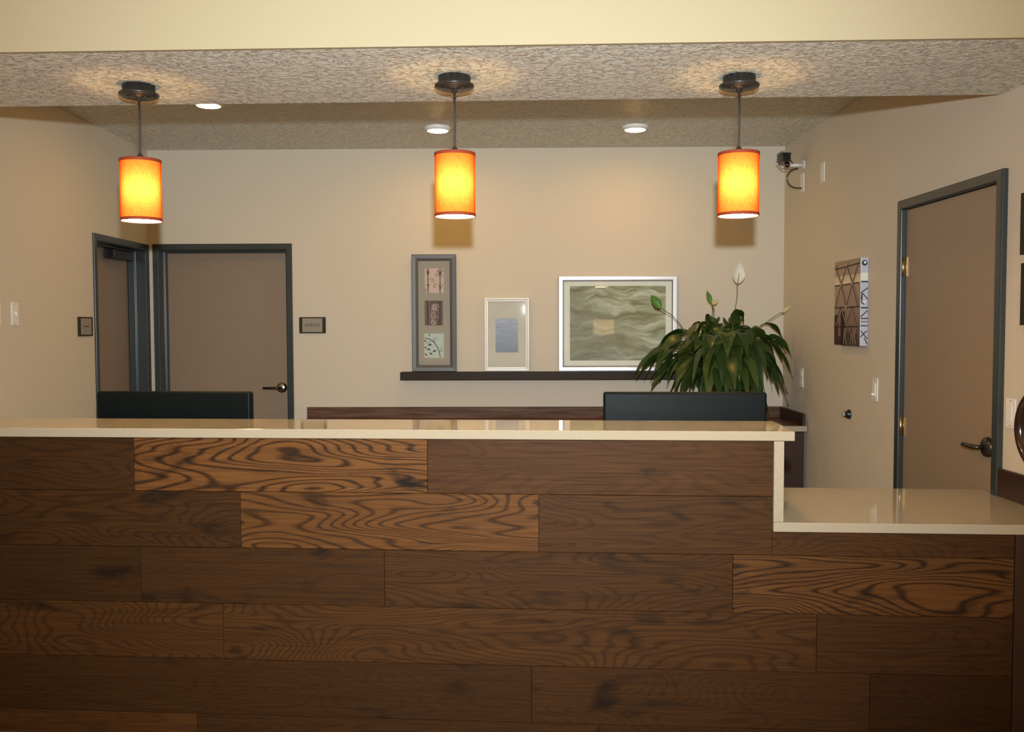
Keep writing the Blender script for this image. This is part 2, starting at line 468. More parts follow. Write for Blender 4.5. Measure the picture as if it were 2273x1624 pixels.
FW = 0.05
d1 = (BACK.px(339, 543)[0], BACK.px(648, 540)[0]); DT = BACK.px(500, 541)[1]
d2 = (LEFT.px(204.5, 516)[0], LEFT.px(327, 541)[0]); DT2 = LEFT.px(204.5, 516)[1]
d3 = (RIGHT.px(2002, 447)[0], RIGHT.px(2239, 370)[0]); DT3 = RIGHT.px(2120, 410)[1]
print('doors', d1, DT, d2, DT2, d3, DT3)
cut = lambda d, h: (d[0]+0.03, d[1]-0.03, h-0.03)
wall('wall_back', BACK, XL0-0.0, XR0+0.0, 3.3, [cut(d1, DT)], M['wall'])
wall('wall_left', LEFT, -10.0, 0.25, 3.3, [cut(d2, DT2)], M['wall'])
wall('wall_right', RIGHT, -0.25, 10.0, 3.3, [cut(d3, DT3)], M['wall'])
fl = MB(); fl.prism([(xl(-3)-0.2, -3), (xr(-3)+0.2, -3), (xr(D)+0.2, D+0.3), (xl(D)-0.2, D+0.3)], FLOOR-0.15, FLOOR)
struct(fl.build('floor', M['floor']))
def yline(b, x): return b + AS*x
def soff(f, b):
    out = []
    for y0, lst in ((f, (-1, 1)), (b, (1, -1))):
        for sd in lst:
            x = xl(y0) if sd < 0 else xr(y0)
            out.append((x, yline(y0, x)))
    return out
cl = MB(); cl.prism(soff(SB, D+0.2), HC, HC+0.12); struct(cl.build('ceiling', M['ceil']))
sf = MB(); sf.prism(soff(SF+0.02, SB), HS, HC+0.12); struct(sf.build('ceiling_dropped', M['ceil']))
hd = MB(); hd.prism(soff(SF, SF+0.02), HS, 3.3); struct(hd.build('wall_front', M['header']))

# ------------------------------------------------------------------ doors
def u_frame(w, h, prof):
    m = MB()
    m.loops([[(-w/2+i, y, FLOOR), (-w/2+i, y, h-i), (w/2-i, y, h-i), (w/2-i, y, FLOOR)] for i, y in prof], closed=False)
    return m
def lever(parent, x, z, y, sgn, r=0.036, ln=0.12, mat='darkmetal', rose='metal'):
    hnd = MB(); hnd.lathe([(0.0005, y-0.024), (r*0.55, y-0.024), (r*0.9, y-0.016), (r, y-0.004), (r, y)], 'Y', (x, 0, z), 36)
    h = hnd.build('door_handle', M[rose], parent)
    lv = MB()
    lv.tube([(x, y-0.02, z), (x, y-0.045, z), (x+sgn*0.006, y-0.058, z), (x+sgn*0.02, y-0.063, z), (x+sgn*0.06, y-0.062, z), (x+sgn*ln, y-0.056, z)],
            [0.010, 0.010, 0.0105, 0.0115, 0.0105, 0.0095], 14)
    lv.build('lever', M[mat], h)
    return h
def door(name, fr, d, h, prof, leaf_y, handle_sgn, label):
    root = bpy.data.objects.new(name, None); COL.objects.link(root)
    root.location = fr.world((d[0]+d[1])/2, 0, 0); root.rotation_euler = (0, 0, fr.ang)
    struct(root, label)
    w = d[1]-d[0]
    u_frame(w, h, prof).build('door_frame', M['dframe'], root, bevel=0.003)
    lw = w - 2*FW - 0.006
    one_box('door_leaf', M['dleaf'], root, -lw/2, lw/2, leaf_y, leaf_y+0.045, FLOOR+0.01, h-FW-0.003, 0.002)
    return root, lw
PR_DEEP = [(0, 0.03), (0, -0.012), (0.044, -0.012), (FW, -0.006), (FW, 0.075), (FW+0.014, 0.075), (FW+0.014, 0.128), (FW-0.004, 0.132), (FW-0.004, 0.2)]
PR_FLUSH = [(0, 0.03), (0, -0.022), (0.006, -0.026), (0.046, -0.026), (FW, -0.02), (FW, 0.006), (FW, 0.052), (FW+0.015, 0.054), (FW+0.015, 0.2)]
r1, lw1 = door('door_1', BACK, d1, DT, PR_DEEP, 0.135, -1, 'taupe door in charcoal frame in the back wall, beside the corner')
hx, hz = BACK.px(626, 860, -0.135)
lever(r1, hx-(d1[0]+d1[1])/2, hz, 0.135, -1, 0.042, 0.135)
r2, lw2 = door('door_2', LEFT, d2, DT2, PR_DEEP, 0.135, 1, 'narrow-seen taupe door in charcoal frame in the side wall at the corner')
clz = MB(); clz.box(-0.02, 0.30, 0.045, 0.125, DT2-FW-0.085, DT2-FW-0.02, 0.006); clz.build('door_closer', M['black'], r2)
r3, lw3 = door('door_3', RIGHT, d3, DT3, PR_FLUSH, 0.004, -1, 'tall taupe door in charcoal frame in the side wall behind the lower counter')
c3 = (d3[0]+d3[1])/2
hx, hz = RIGHT.px(2192, 992)
lever(r3, hx-c3, hz, 0.004, -1, 0.045, 0.115, rose='darkmetal')
for (u, v) in ((2019, 591), (2014, 948)):
    _, z = RIGHT.px(u, v)
    x = -lw3/2-0.004
    hg = MB(); hg.tube([(x, -0.010, z-0.052), (x, -0.010, z+0.052)], 0.0075, 12)
    hg.box(x-0.018, x+0.022, -0.0015, 0.004, z-0.05, z+0.05)
    hg.build('hinge', M['brass'], r3)
stp = MB(); stp.box(lw3/2+0.001, lw3/2+0.010, -0.018, 0.006, hz-0.06, hz+0.06, 0.001); stp.build('strike_plate', M['darkmetal'], r3)

# ------------------------------------------------------------------ reception counter
CA, CO = CTR.ang, CTR.o
def cpx(u, v, off=0.0): return CTR.px(u, v, off)          # local x, z on the front plane
XEND_U = cpx(1765, 958)[0]
XRIS0, XRIS1 = cpx(1718, 1080)[0], cpx(1740.5, 1080)[0]
ZU = (cpx(600, 952)[1] + cpx(1700, 957)[1])/2
ZL = cpx(1900, 1161)[1]
TH = 0.036
XA = -2.76
def wall_x_local(frv, yl):      # local x of the side wall by the tall door, at local depth yl
    p = CO + CTR.t*2.0 - CTR.n*yl
    return 2.0 + (xr(p.y) - p.x)
cnt = thing('reception_counter', CO, CA, 'long reception counter clad in wide dark oak planks laid in a staggered bond', 'counter')
PY = 0.022                      # plank face behind the stone edge
def ppx(u, v): return CTR.px(u, v, -PY)
ztop = ZU - TH - 0.002
zb = [ztop] + [ppx(1140, 1096.5)[1] - 0.2225*k for k in range(6)]
zb[-1] = max(zb[-1], FLOOR)
if zb[-1] > FLOOR+0.02: zb.append(FLOOR)
XFIL = ppx(2251, 1300)[0]
seams = [(299, 949), (535, 1196), (314, 854, 1626), (497, 1812), (1180, 1930), (440, 1330), (900,)]
tones = [(0.20, 0.82, 0.33), (0.22, 0.66, 0.30), (0.16, 0.22, 0.28, 0.55), (0.34, 0.34, 0.24), (0.20, 0.25, 0.14), (0.40, 0.22, 0.2), (0.3, 0.3)]
caths = [(0.45, 1.0, 0.28), (0.55, 0.85, 0.4), (0.25, 0.3, 0.5, 1.0), (0.55, 0.55, 0.35), (0.25, 0.35, 0.3), (0.3, 0.3, 0.3), (0.3, 0.3)]
pm = bmesh.new(); pl = pm.loops.layers.float_color.new('plank')
def plank(x0, x1, z0, z1, tone, off, cath):
    g, e, y0, y1 = 0.0006, 0.0016, 0.0, 0.018
    x0 += g; x1 -= g; z0 += g; z1 -= g
    rings = [[(x0, y1, z0), (x1, y1, z0), (x1, y1, z1), (x0, y1, z1)], [(x0, y0+e, z0), (x1, y0+e, z0), (x1, y0+e, z1), (x0, y0+e, z1)],
             [(x0+e, y0, z0+e), (x1-e, y0, z0+e), (x1-e, y0, z1-e), (x0+e, y0, z1-e)]]
    rv = [[pm.verts.new(p) for p in r] for r in rings]
    fs = [pm.faces.new((a[k], a[(k+1) % 4], b[(k+1) % 4], b[k])) for a, b in zip(rv, rv[1:]) for k in range(4)] + [pm.faces.new(rv[2])]
    for f in fs:
        for l in f.loops: l[pl] = (tone, off, cath, 1)
for r in range(len(zb)-1):
    zt, zl_ = zb[r], zb[r+1]
    xs = [XA] + [ppx(u, 1096+130*r)[0] for u in seams[r]] + [XFIL]
    for k in range(len(xs)-1):
        x0, x1 = xs[k], xs[k+1]
        off = random.random()
        tn, ca = tones[r][k % len(tones[r])], caths[r][k % len(caths[r])]
        zcut = ZL - TH - 0.002
        if r == 0:
            x1 = min(x1, XRIS0)
            plank(x0, x1, zl_, zt, tn, off, ca)
        elif r == 1 and x1 > XRIS0:
            plank(x0, XRIS0, zl_, zt, tn, off, ca)
            if zcut > zl_+0.01: plank(XRIS0-0.0012, x1, zl_, zcut, tn, off, ca)
        else: plank(x0, x1, zl_, zt, tn, off, ca)
bmesh.ops.recalc_face_normals(pm, faces=pm.faces)
me = bpy.data.meshes.new('plank_front'); pm.to_mesh(me); pm.free(); me.materials.append(M['planks'])
pf = bpy.data.objects.new('plank_front', me); COL.objects.link(pf); pf.parent = cnt; pf.location = (0, PY, 0)
XW = wall_x_local(None, 0.12) - 0.012
XW0, XW2 = wall_x_local(None, 0.0)-0.004, wall_x_local(None, 0.745)-0.004
one_box('end_filler', M['cabinet'], cnt, XFIL+0.001, XW, PY-0.004, PY+0.018, FLOOR, ZL-TH-0.002, 0.002)['label'] = 'near-black filler strip'
bd = MB(); bd.box(XA, XRIS0+0.0, PY+0.019, PY+0.12, FLOOR, ztop); bd.box(XRIS0+0.0005, XW, PY+0.019, PY+0.12, FLOOR, ZL-TH-0.002)
bd.build('carcass', M['underlay'], cnt)
YD = 0.745
for x in (XA+0.02, -1.2, 0.55, XW2-0.05):
    one_box('support_panel', M['underlay'], cnt, x, x+0.03, PY+0.121, YD-0.06, FLOOR, ZL-TH-0.002)

ut = thing('upper_countertop', CO, CA, 'polished beige stone transaction top along the high part of the plank counter', 'countertop')
one_box('stone_slab', M['stone'], ut, XA-0.02, XEND_U, 0.0, 0.375, ZU-TH, ZU, 0.003)
lt = thing('lower_countertop', CO, CA, 'polished beige stone desk top at the low end of the plank counter', 'countertop')
lsl = MB(); lsl.prism([(XRIS0, 0.0), (XW0, 0.0), (XW2, YD), (XRIS0, YD)], ZL-TH, ZL); lsl.build('stone_slab', M['stone'], lt, bevel=0.002)
one_box('upright_side', M['stone'], lt, XRIS0, XRIS1, 0.002, 0.372, ZL+0.0005, ZU-TH-0.001, 0.002)
one_box('staff_worktop', M['stone'], cnt, XA, XRIS0-0.001, PY+0.125, YD, ZL-TH, ZL, 0.002)
# dark wood splash on the side wall above the low end
s0 = RIGHT.px(2212, 1040)[0]
sp = thing('side_splash', RIGHT.world(s0, 0, ZL+0.001), RIGHT.ang, 'dark brown wood splash strip on the side wall just above the lower stone desk top', 'backsplash')
zs = RIGHT.px(2216, 1039.5, 0.018)[1]
one_box('splash_board', M['cabinet'], sp, 0, 0.66, -0.02, -0.001, 0, zs-ZL, 0.002)

# ------------------------------------------------------------------ monitors
def monitor(u0, u1, vtop, depth, label):
    a = CTR.px(u0, vtop, -depth); b = CTR.px(u1, vtop, -depth)
    w = b[0]-a[0]; cx = (a[0]+b[0])/2; zt = (a[1]+b[1])/2
    t = thing('monitor', CTR.world(cx, -depth, ZL), CA, label, 'monitor', None)
    hgt = zt-ZL
    m = MB(); m.box(-w/2, w/2, 0.0, 0.05, 0.10, hgt, 0.010); m.build('back_shell', M['monitor'], t)
    one_box('screen_panel', M['screen'], t, -w/2+0.012, w/2-0.012, 0.0505, 0.056, 0.115, hgt-0.012)
    st = MB(); st.box(-0.035, 0.035, 0.005, 0.04, 0.012, 0.11); st.build('stand_neck', M['monitor'], t)
    ba = MB(); ba.box(-0.14, 0.14, -0.06, 0.13, 0.0005, 0.013, 0.003); ba.build('stand_base', M['monitor'], t)
    return t
monitor(213.5, 555, 869, 0.50, 'dark charcoal monitor back rising behind the counter in front of the corner doors')
monitor(1339.5, 1703, 870.5, 0.50, 'dark charcoal monitor back rising behind the counter in front of the potted plant')

# ------------------------------------------------------------------ back counter
ZB = 0.757
bx0 = BACK.px(683, 915)[0]
sE = RIGHT.px(1794, 930, 0.0)[0]
bc = thing('back_counter', (0, D, 0), 0, 'low back counter under the picture shelf with brown wood splash and top reddened for warm shade', 'counter')
yF = -0.60
xe = XR0-0.006
one_box('worktop', M['warm_shade_top'], bc, bx0, xe, yF+0.012, -0.001, ZB-0.036, ZB, 0.001)
one_box('edge_band', M['stone'], bc, bx0, xe+0.008, yF-0.012, yF+0.0115, ZB-0.038, ZB+0.001, 0.002)
zsp = BACK.px(1000, 903, 0.02)[1]
sb = MB(); sb.box(bx0, xe-0.02, -0.022, -0.001, ZB+0.001, zsp, 0.001)
sb.build('back_splash', M['splash'], bc)
sr = MB(); sr.box(xe-0.0195, xe, yF-0.0, -0.001, ZB+0.0015, zsp, 0.001)
sr.build('end_splash', M['cabinet'], bc)  # darker wood than the back splash, painting in the plant's cast shadow
cb = MB(); cb.box(bx0+0.02, xe, yF+0.03, -0.002, 0.09, ZB-0.037); cb.box(bx0+0.03, xe, yF+0.09, -0.01, FLOOR, 0.0895)
cb.build('cabinet_body', M['cabinet'], bc)
nd = 6
for k in range(nd):
    a = bx0+0.025 + (xe-bx0-0.03)*k/nd; b = bx0+0.025 + (xe-bx0-0.03)*(k+1)/nd
    dr = one_box('cabinet_door', M['cabinet'], bc, a+0.003, b-0.003, yF+0.01, yF+0.0295, 0.1, ZB-0.045, 0.002)
    kb = MB(); xk = a+0.05 if k % 2 else b-0.05
    kb.tube([(xk, yF+0.009, 0.52), (xk, yF-0.015, 0.525), (xk, yF-0.015, 0.635), (xk, yF+0.009, 0.64)], 0.005, 8); kb.build('door_pull', M['metal'], dr)

# ------------------------------------------------------------------ shelf and framed pictures
SY = 0.11
ax, _ = BACK.px(888, 834, SY); bx, _ = BACK.px(1600, 834, SY)
zS1 = BACK.px(1100, 825.5, SY)[1]; zS0 = BACK.px(1100, 843, SY)[1]
sx1 = BACK.px(1530, 834, SY)[0]
sh = one_box('picture_shelf', M['shelf'], None, ax, sx1, D-SY, D-0.0005, zS0, zS1, 0.003)
tag(sh, 'long dark espresso ledge shelf on the back wall carrying three framed pictures', 'shelf')
def rect_loop(w, h, i, y): return [(-w/2+i, y, i), (w/2-i, y, i), (w/2-i, y, h-i), (-w/2+i, y, h-i)]
def frame(name, fr, u0, u1, v0, v1, off, prof, mat, label, base_z=None, cat='framed picture', glass_in=0.02, matboard=None):
    a = fr.px(u0, v1, off); b = fr.px(u1, v0, off)
    w = b[0]-a[0]; z0 = a[1] if base_z is None else base_z; h = b[1]-z0
    t = thing(name, fr.world((a[0]+b[0])/2, off, z0), fr.ang, label, cat)
    m = MB(); m.loops([rect_loop(w, h, i, y) for i, y in prof]); m.build('frame_moulding', mat, t, bevel=0.0015)
    gi = prof[-1][0]-0.002
    if matboard is not None:
        one_box('mat_board', matboard, t, -w/2+gi, w/2-gi, 0.014, 0.017, gi, h-gi)
    bk = MB(); bk.box(-w/2+0.004, w/2-0.004, 0.0175, 0.021, 0.004, h-0.004); bk.build('backing', M['underlay'], t)
    g = MB(); g.quad([(-w/2+gi, 0.0085, gi), (w/2-gi, 0.0085, gi), (w/2-gi, 0.0085, h-gi), (-w/2+gi, 0.0085, h-gi)]); g.build('glass_pane', M['glass'], t)
    return t, w, h, (a[0]+b[0])/2, z0
def loc(fr, u, v, off, cx, z0):
    s, z = fr.px(u, v, off); return s-cx, z-z0
zb0 = zS1+0.0008
P = [(0, 0.02), (0, 0.0), (0.004, -0.004), (0.030, -0.002), (0.048, 0.006), (0.050, 0.012)]
t, w, h, cx, z0 = frame('tall_frame', BACK, 915, 1012, 564, 824.5, 0.035, P, M['slate'], 'tall narrow slate-grey frame holding three small square prints, on the shelf', zb0, matboard=M['mat_taupe'])
def sq(k, u0, u1, v0, v1):
    a = loc(BACK, u0, v1, 0.024, cx, z0); b = loc(BACK, u1, v0, 0.024, cx, z0)
    return a[0], b[0], a[1], b[1]
DK, DK2 = (92, 70, 66), (62, 50, 48)
def print_a():
    x0, x1, y0, y1 = sq(0, 943, 985, 595, 650); s = x1-x0; hh = y1-y0
    d = Draw(); d.rect(0, s, 0, hh, (226, 196, 172))
    for fx in (0.17, 0.80): d.line([(s*fx, 0), (s*fx, hh)], s*0.05, DK)
    d.poly([(s*0.17, hh*1.0), (s*0.10, hh*0.82), (s*0.17, hh*0.66), (s*0.24, hh*0.82)], DK)
    d.poly([(s*0.17, hh*0.40), (s*0.11, hh*0.32), (s*0.17, hh*0.22), (s*0.23, hh*0.32)], DK)
    d.poly([(s*0.80, hh*0.32), (s*0.74, hh*0.2), (s*0.80, hh*0.1), (s*0.86, hh*0.2)], DK)
    d.line([(s*0.66, hh*0.92), (s*0.80, hh*0.72), (s*0.94, hh*0.95)], s*0.05, DK)
    d.poly([(s*0.80, hh*0.88), (s*0.73, hh*0.78), (s*0.80, hh*0.68), (s*0.87, hh*0.78)], DK)
    for (a, b, r, a0, sg) in ((0.38, 0.5, 0.17, PI*0.9, -1), (0.54, 0.28, 0.17, 0.3, 1), (0.62, 0.75, 0.13, -0.3, -1), (0.95, 0.72, 0.13, PI, 1), (0.98, 0.28, 0.15, PI, -1), (0.05, 0.1, 0.12, 0.5, 1)):
        d.spiral(s*min(a, 0.86), hh*b, s*r*0.8, a0, 0.9, s*0.026, (120, 92, 84), sg)
    return d.build('square_print', t, (x0, 0.0135, y0))
def print_b():
    x0, x1, y0, y1 = sq(1, 943, 983, 667, 722); s = x1-x0; hh = y1-y0
    d = Draw(); d.rect(0, s, 0, hh, (104, 84, 78))
    for k, fx in enumerate((0.06, 0.16, 0.26, 0.84, 0.95)):
        d.line([(s*fx, 0), (s*fx, hh)], s*0.045, (62, 46, 42) if k % 2 else (140, 116, 108))
    d.disc(s*0.55, hh*0.45, s*0.24, (150, 124, 112), hh*0.42)
    for (a, b, r, a0, sg, c) in ((0.55, 0.72, 0.24, 0, 1, (196, 172, 158)), (0.52, 0.70, 0.13, 2, -1, (216, 194, 178)), (0.5, 0.38, 0.2, 1, 1, (186, 160, 146)), (0.5, 0.12, 0.16, 2, 1, (218, 196, 178)), (0.72, 0.5, 0.14, 0.5, -1, (80, 62, 56)), (0.72, 0.2, 0.14, 1.5, 1, (72, 54, 50))):
        d.spiral(s*a, hh*b, s*r, a0, 1.1, s*0.045, c, sg)
    return d.build('square_print', t, (x0, 0.0135, y0))
def print_c():
    x0, x1, y0, y1 = sq(2, 942, 985, 740, 794); s = x1-x0; hh = y1-y0
    d = Draw(); d.rect(0, s, 0, hh, (206, 210, 194)); G = (58, 66, 62)
    stem = [(s*0.03, hh*0.82), (s*0.25, hh*0.78), (s*0.48, hh*0.66), (s*0.64, hh*0.48), (s*0.76, hh*0.25), (s*0.82, hh*0.02)]
    d.line(stem, s*0.04, G)
    for (a, b, ang, ln) in ((0.10, 0.64, 2.2, 0.2), (0.40, 0.55, 3.3, 0.26), (0.14, 0.45, 3.5, 0.22), (0.33, 0.33, 2.9, 0.26), (0.62, 0.32, 3.6, 0.26), (0.43, 0.14, 2.7, 0.24), (0.14, 0.08, 2.2, 0.2), (0.24, 0.88, 1.2, 0.16)):
        c, q = math.cos(ang), math.sin(ang)
        pts = [(s*a+s*ln*(u*c-v*q), hh*b+s*ln*(u*q+v*c)) for u, v in ((0, 0), (0.4, 0.2), (0.9, 0), (0.4, -0.2))]
        d.poly([(min(max(p[0], s*0.01), s*0.99), min(max(p[1], hh*0.01), hh*0.99)) for p in pts], G)
    for (a, b, r, a0, sg) in ((0.55, 0.72, 0.13, 0.6, 1), (0.84, 0.32, 0.12, 2.2, -1), (0.22, 0.62, 0.12, 1.2, -1)):
        d.spiral(s*a, hh*b, s*r, a0, 0.9, s*0.022, (96, 106, 100), sg)
    return d.build('square_print', t, (x0, 0.0135, y0))
print_a(); print_b(); print_c()
P = [(0, 0.02), (0, 0.0), (0.006, -0.006), (0.020, -0.003), (0.028, -0.005), (0.033, 0.003), (0.034, 0.012)]
t, w, h, cx, z0 = frame('small_frame', BACK, 1075, 1175, 660, 824.5, 0.03, P, M['whiteframe'], 'small pearl-white frame with a pale blue-grey print, middle one on the shelf', zb0, matboard=M['mat_beige'])
a = loc(BACK, 1100, 782, 0.017, cx, z0); b = loc(BACK, 1150, 706, 0.017, cx, z0)
m = MB(); m.quad([(a[0], 0.0135, a[1]), (b[0], 0.0135, a[1]), (b[0], 0.0135, b[1]), (a[0], 0.0135, b[1])]); m.build('print', M['bluepic'], t)
P = [(0, 0.02), (0, 0.0), (0.004, -0.004), (0.030, -0.004), (0.034, 0.0), (0.036, 0.012)]
t, w, h, cx, z0 = frame('large_frame', BACK, 1240, 1504, 611.5, 824.5, 0.03, P, M['silver'], 'large wide silver frame with a green grass print, on the shelf', zb0, matboard=M['mat_cream'])
a = loc(BACK, 1265, 800, 0.017, cx, z0); b = loc(BACK, 1478, 634, 0.017, cx, z0)
m = MB(); m.quad([(a[0], 0.0135, a[1]), (b[0], 0.0135, a[1]), (b[0], 0.0135, b[1]), (a[0], 0.0135, b[1])]); m.build('print', M['grass'], t)
m = MB(); m.loops([rect_loop(w, h, 0.0365, 0.010), rect_loop(w, h, 0.041, 0.010)]); m.build('frame_liner', M['slate'], t)['label'] = 'dark inner line of the silver frame'

# ------------------------------------------------------------------ canvas on the side wall
CT = 0.045
a = RIGHT.px(1852, 763.5, CT); b = RIGHT.px(1911, 574, CT); top = RIGHT.px(1852, 580, CT)[1]
w = b[0]-a[0]; z0 = RIGHT.px(1911, 767.5, CT)[1]; h = (top + b[1])/2 - z0
cv = thing('canvas_print', RIGHT.world((a[0]+b[0])/2, 0, z0), RIGHT.ang, 'tall stretched canvas print of criss-cross metalwork in sepia tones, on the side wall', 'canvas')
one_box('canvas_body', M['white'], cv, -w/2, w/2, -CT, -0.001, 0, h, 0.0015)
d = Draw()
d.grad(0, w, 0, h*0.35, (84, 64, 58), (148, 122, 106)); d.grad(0, w, h*0.35, h*0.72, (150, 126, 110), (178, 152, 132)); d.grad(0, w, h*0.72, h*0.82, (238, 220, 184), (222, 198, 164)); d.grad(0, w, h*0.82, h, (180, 152, 130), (160, 140, 118))
d.rect(0, w*0.28, 0, h*0.36, (74, 40, 36)); d.rect(w*0.26, w*0.42, 0, h*0.40, (34, 26, 22)); d.rect(w*0.16, w*0.26, h*0.10, h*0.36, (128, 108, 88))
LN, LT = (74, 54, 46), (196, 170, 136)
for i in range(-1, 3):
    for (sg) in (1, -1):
        for (zz0, zz1) in ((0.45, 0.72), (0.72, 0.95), (0.22, 0.45)):
            x0 = w*(0.05+0.45*i + (0.0 if zz0 != 0.72 else 0.225)); x1 = x0 + sg*w*0.225
            pts = [(x0, h*zz0), (x1, h*zz1)]
            if min(x0, x1) < 0 or max(x0, x1) > w: continue
            d.line(pts, w*0.045, LN); d.line([(p[0]+w*0.02, p[1]) for p in pts if p[0]+w*0.02 < w] if max(x0, x1)+w*0.02 < w else pts, w*0.016, LT)
for zz, tilt in ((0.94, 0.03), (0.72, 0.01), (0.445, 0.0), (0.22, 0.0)):
    d.line([(w*0.02, h*(zz-tilt)), (w*0.98, h*zz)], h*0.012, (54, 40, 34))
for k in range(9):
    x = w*(0.42+0.06*k); d.line([(x, h*0.01), (x+w*0.08*math.sin(k*2.1), h*0.11), (x+w*0.03*math.cos(k), h*0.20)], w*0.022, (58, 46, 38) if k % 2 else (176, 150, 128))
for (x, z) in ((0.28, 0.72), (0.5, 0.95), (0.5, 0.445), (0.05, 0.94), (0.72, 0.72)): d.disc(w*x, h*z, w*0.035, (180, 154, 122))
d.build('printed_face', cv, (-w/2, -CT-0.0005, 0))
# wrapped edge toward the room: drawn on a sheet turned to the edge
d = Draw(); e = CT-0.004; BK = (38, 44, 48)
d.rect(0, e, 0, h, (186, 188, 204)); d.rect(0, e, h*0.74, h*0.83, (226, 226, 210)); d.rect(0, e, h*0.72, h*0.735, BK)  # pale cool inks: flash light on the canvas side put into the colour
d.disc(e*0.5, h*0.94, e*0.40, BK); d.disc(e*0.55, h*0.945, e*0.2, (214, 222, 214))
for (p, q) in (((0.0, 0.60), (1, 0.66)), ((0.2, 0.60), (1, 0.53)), ((0.0, 0.50), (0.5, 0.47)), ((0.0, 0.33), (1, 0.40)), ((0.05, 0.17), (1, 0.08)), ((0.0, 0.10), (0.9, 0.17)), ((0.6, 0.09), (0.95, 0.02))):
    d.line([(e*p[0], h*p[1]), (e*q[0], h*q[1])], e*0.14, BK)
d.disc(e*0.12, h*0.55, e*0.12, BK, h*0.05); d.disc(e*0.55, h*0.50, e*0.2, (220, 222, 224)); d.rect(0, e, h*0.425, h*0.44, BK); d.rect(0, e, h*0.305, h*0.318, BK); d.rect(0, e, h*0.27, h*0.28, (90, 96, 112)); d.rect(0, e, h*0.222, h*0.234, BK)
eo = d.build('wrapped_edge', cv, (w/2+0.0006, -CT+0.002, 0)); eo.rotation_euler = (0, 0, PI/2)

# ------------------------------------------------------------------ other frames and the round mirror on the side wall
for (v0, v1, lab) in ((425, 565, 'upper of two dark framed pictures beside the tall door, cut by the photo edge'), (580, 721, 'lower of two dark framed pictures beside the tall door, cut by the photo edge')):
    s, zt = RIGHT.px(2267.5, v0+4, 0.02); _, zb_ = RIGHT.px(2267.5, v1, 0.02)
    hh = zt-zb_; ww = 0.42
    t = thing('wall_picture', RIGHT.world(s+ww/2, 0, zb_), RIGHT.ang, lab, 'framed picture')
    m = MB(); m.loops([rect_loop(ww, hh, i, y) for i, y in ((0, -0.001), (0, -0.022), (0.022, -0.022), (0.024, -0.008))]); m.build('frame_moulding', M['shelf'], t)
    one_box('mat_board', M['mat_beige'], t, -ww/2+0.02, ww/2-0.02, -0.007, -0.002, 0.02, hh-0.02)
    dd = Draw(); dd.grad(0, ww-0.16, 0, hh-0.12, (120, 104, 88), (182, 166, 140)); dd.build('print', t, (-ww/2+0.08, -0.0072, 0.06))
sc, zc_ = RIGHT.px(2250, 944, 0.03)
R_ = 0.168
mr = thing('round_mirror', RIGHT.world(sc+R_+0.004, 0, zc_-R_), RIGHT.ang, 'round mirror with a dark mahogany rim on the side wall above the stone desk top', 'mirror')
m = MB(); m.lathe([(R_-0.03, -0.012), (R_-0.024, -0.03), (R_-0.010, -0.036), (R_, -0.028), (R_, -0.001)], 'Y', (0, 0, R_), 64); m.build('rim', M['mirror_rim'], mr)
m = MB(); m.lathe([(R_-0.055, -0.015), (R_-0.031, -0.020)], 'Y', (0, 0, R_), 64); m.build('bevel_ring', M['metal'], mr)
m = MB(); rg = m.lathe([(R_-0.0555, -0.010), (R_-0.0555, -0.016)], 'Y', (0, 0, R_), 64); m.cap(rg[1]); m.build('glass_face', M['blindface'], mr)

# ------------------------------------------------------------------ signs
def sign(fr, u0, u1, v0, v1, label, side):
    a = fr.px(u0, v1); b = fr.px(u1, v0)
    w, h = b[0]-a[0], b[1]-a[1]
    t = thing('door_sign', fr.world((a[0]+b[0])/2, 0, a[1]), fr.ang, label, 'sign')
    one_box('sign_plate', M['sign'], t, -w/2, w/2, -0.010, -0.0005, 0, h, 0.001)
    one_box('sign_face', M['signface'], t, -w/2+w*side, w/2-w*side, -0.0125, -0.0102, h*0.075, h*0.925, 0.0005)
    return t, w, h
t, w, h = sign(BACK, 665, 723, 703.5, 739.5, 'small bronze plaque reading OFFICE on the back wall beside the door', 0.12)
cu = bpy.data.curves.new('lettering', 'FONT'); cu.body = 'OFFICE'; cu.align_x = 'CENTER'; cu.align_y = 'CENTER'; cu.size = 0.034; cu.extrude = 0.0006; cu.space_character = 1.1
to = bpy.data.objects.new('lettering_source', cu); COL.objects.link(to)
bpy.context.view_layer.update()
tm = bpy.data.meshes.new_from_object(to.evaluated_get(bpy.context.evaluated_depsgraph_get()))
bpy.data.objects.remove(to)
tm.materials.clear(); tm.materials.append(M['signtext'])
lo = bpy.data.objects.new('lettering', tm); COL.objects.link(lo); lo.parent = t; lo.location = (0, -0.0132, h*0.5); lo.rotation_euler = (PI/2, 0, 0)
t, w, h = sign(LEFT, 172.5, 202.5, 703.5, 746, 'small bronze plaque with faint lettering on the side wall beside the corner door', 0.13)
one_box('lettering', M['signtext'], t, -w*0.2, w*0.2, -0.0133, -0.0126, h*0.48, h*0.53)

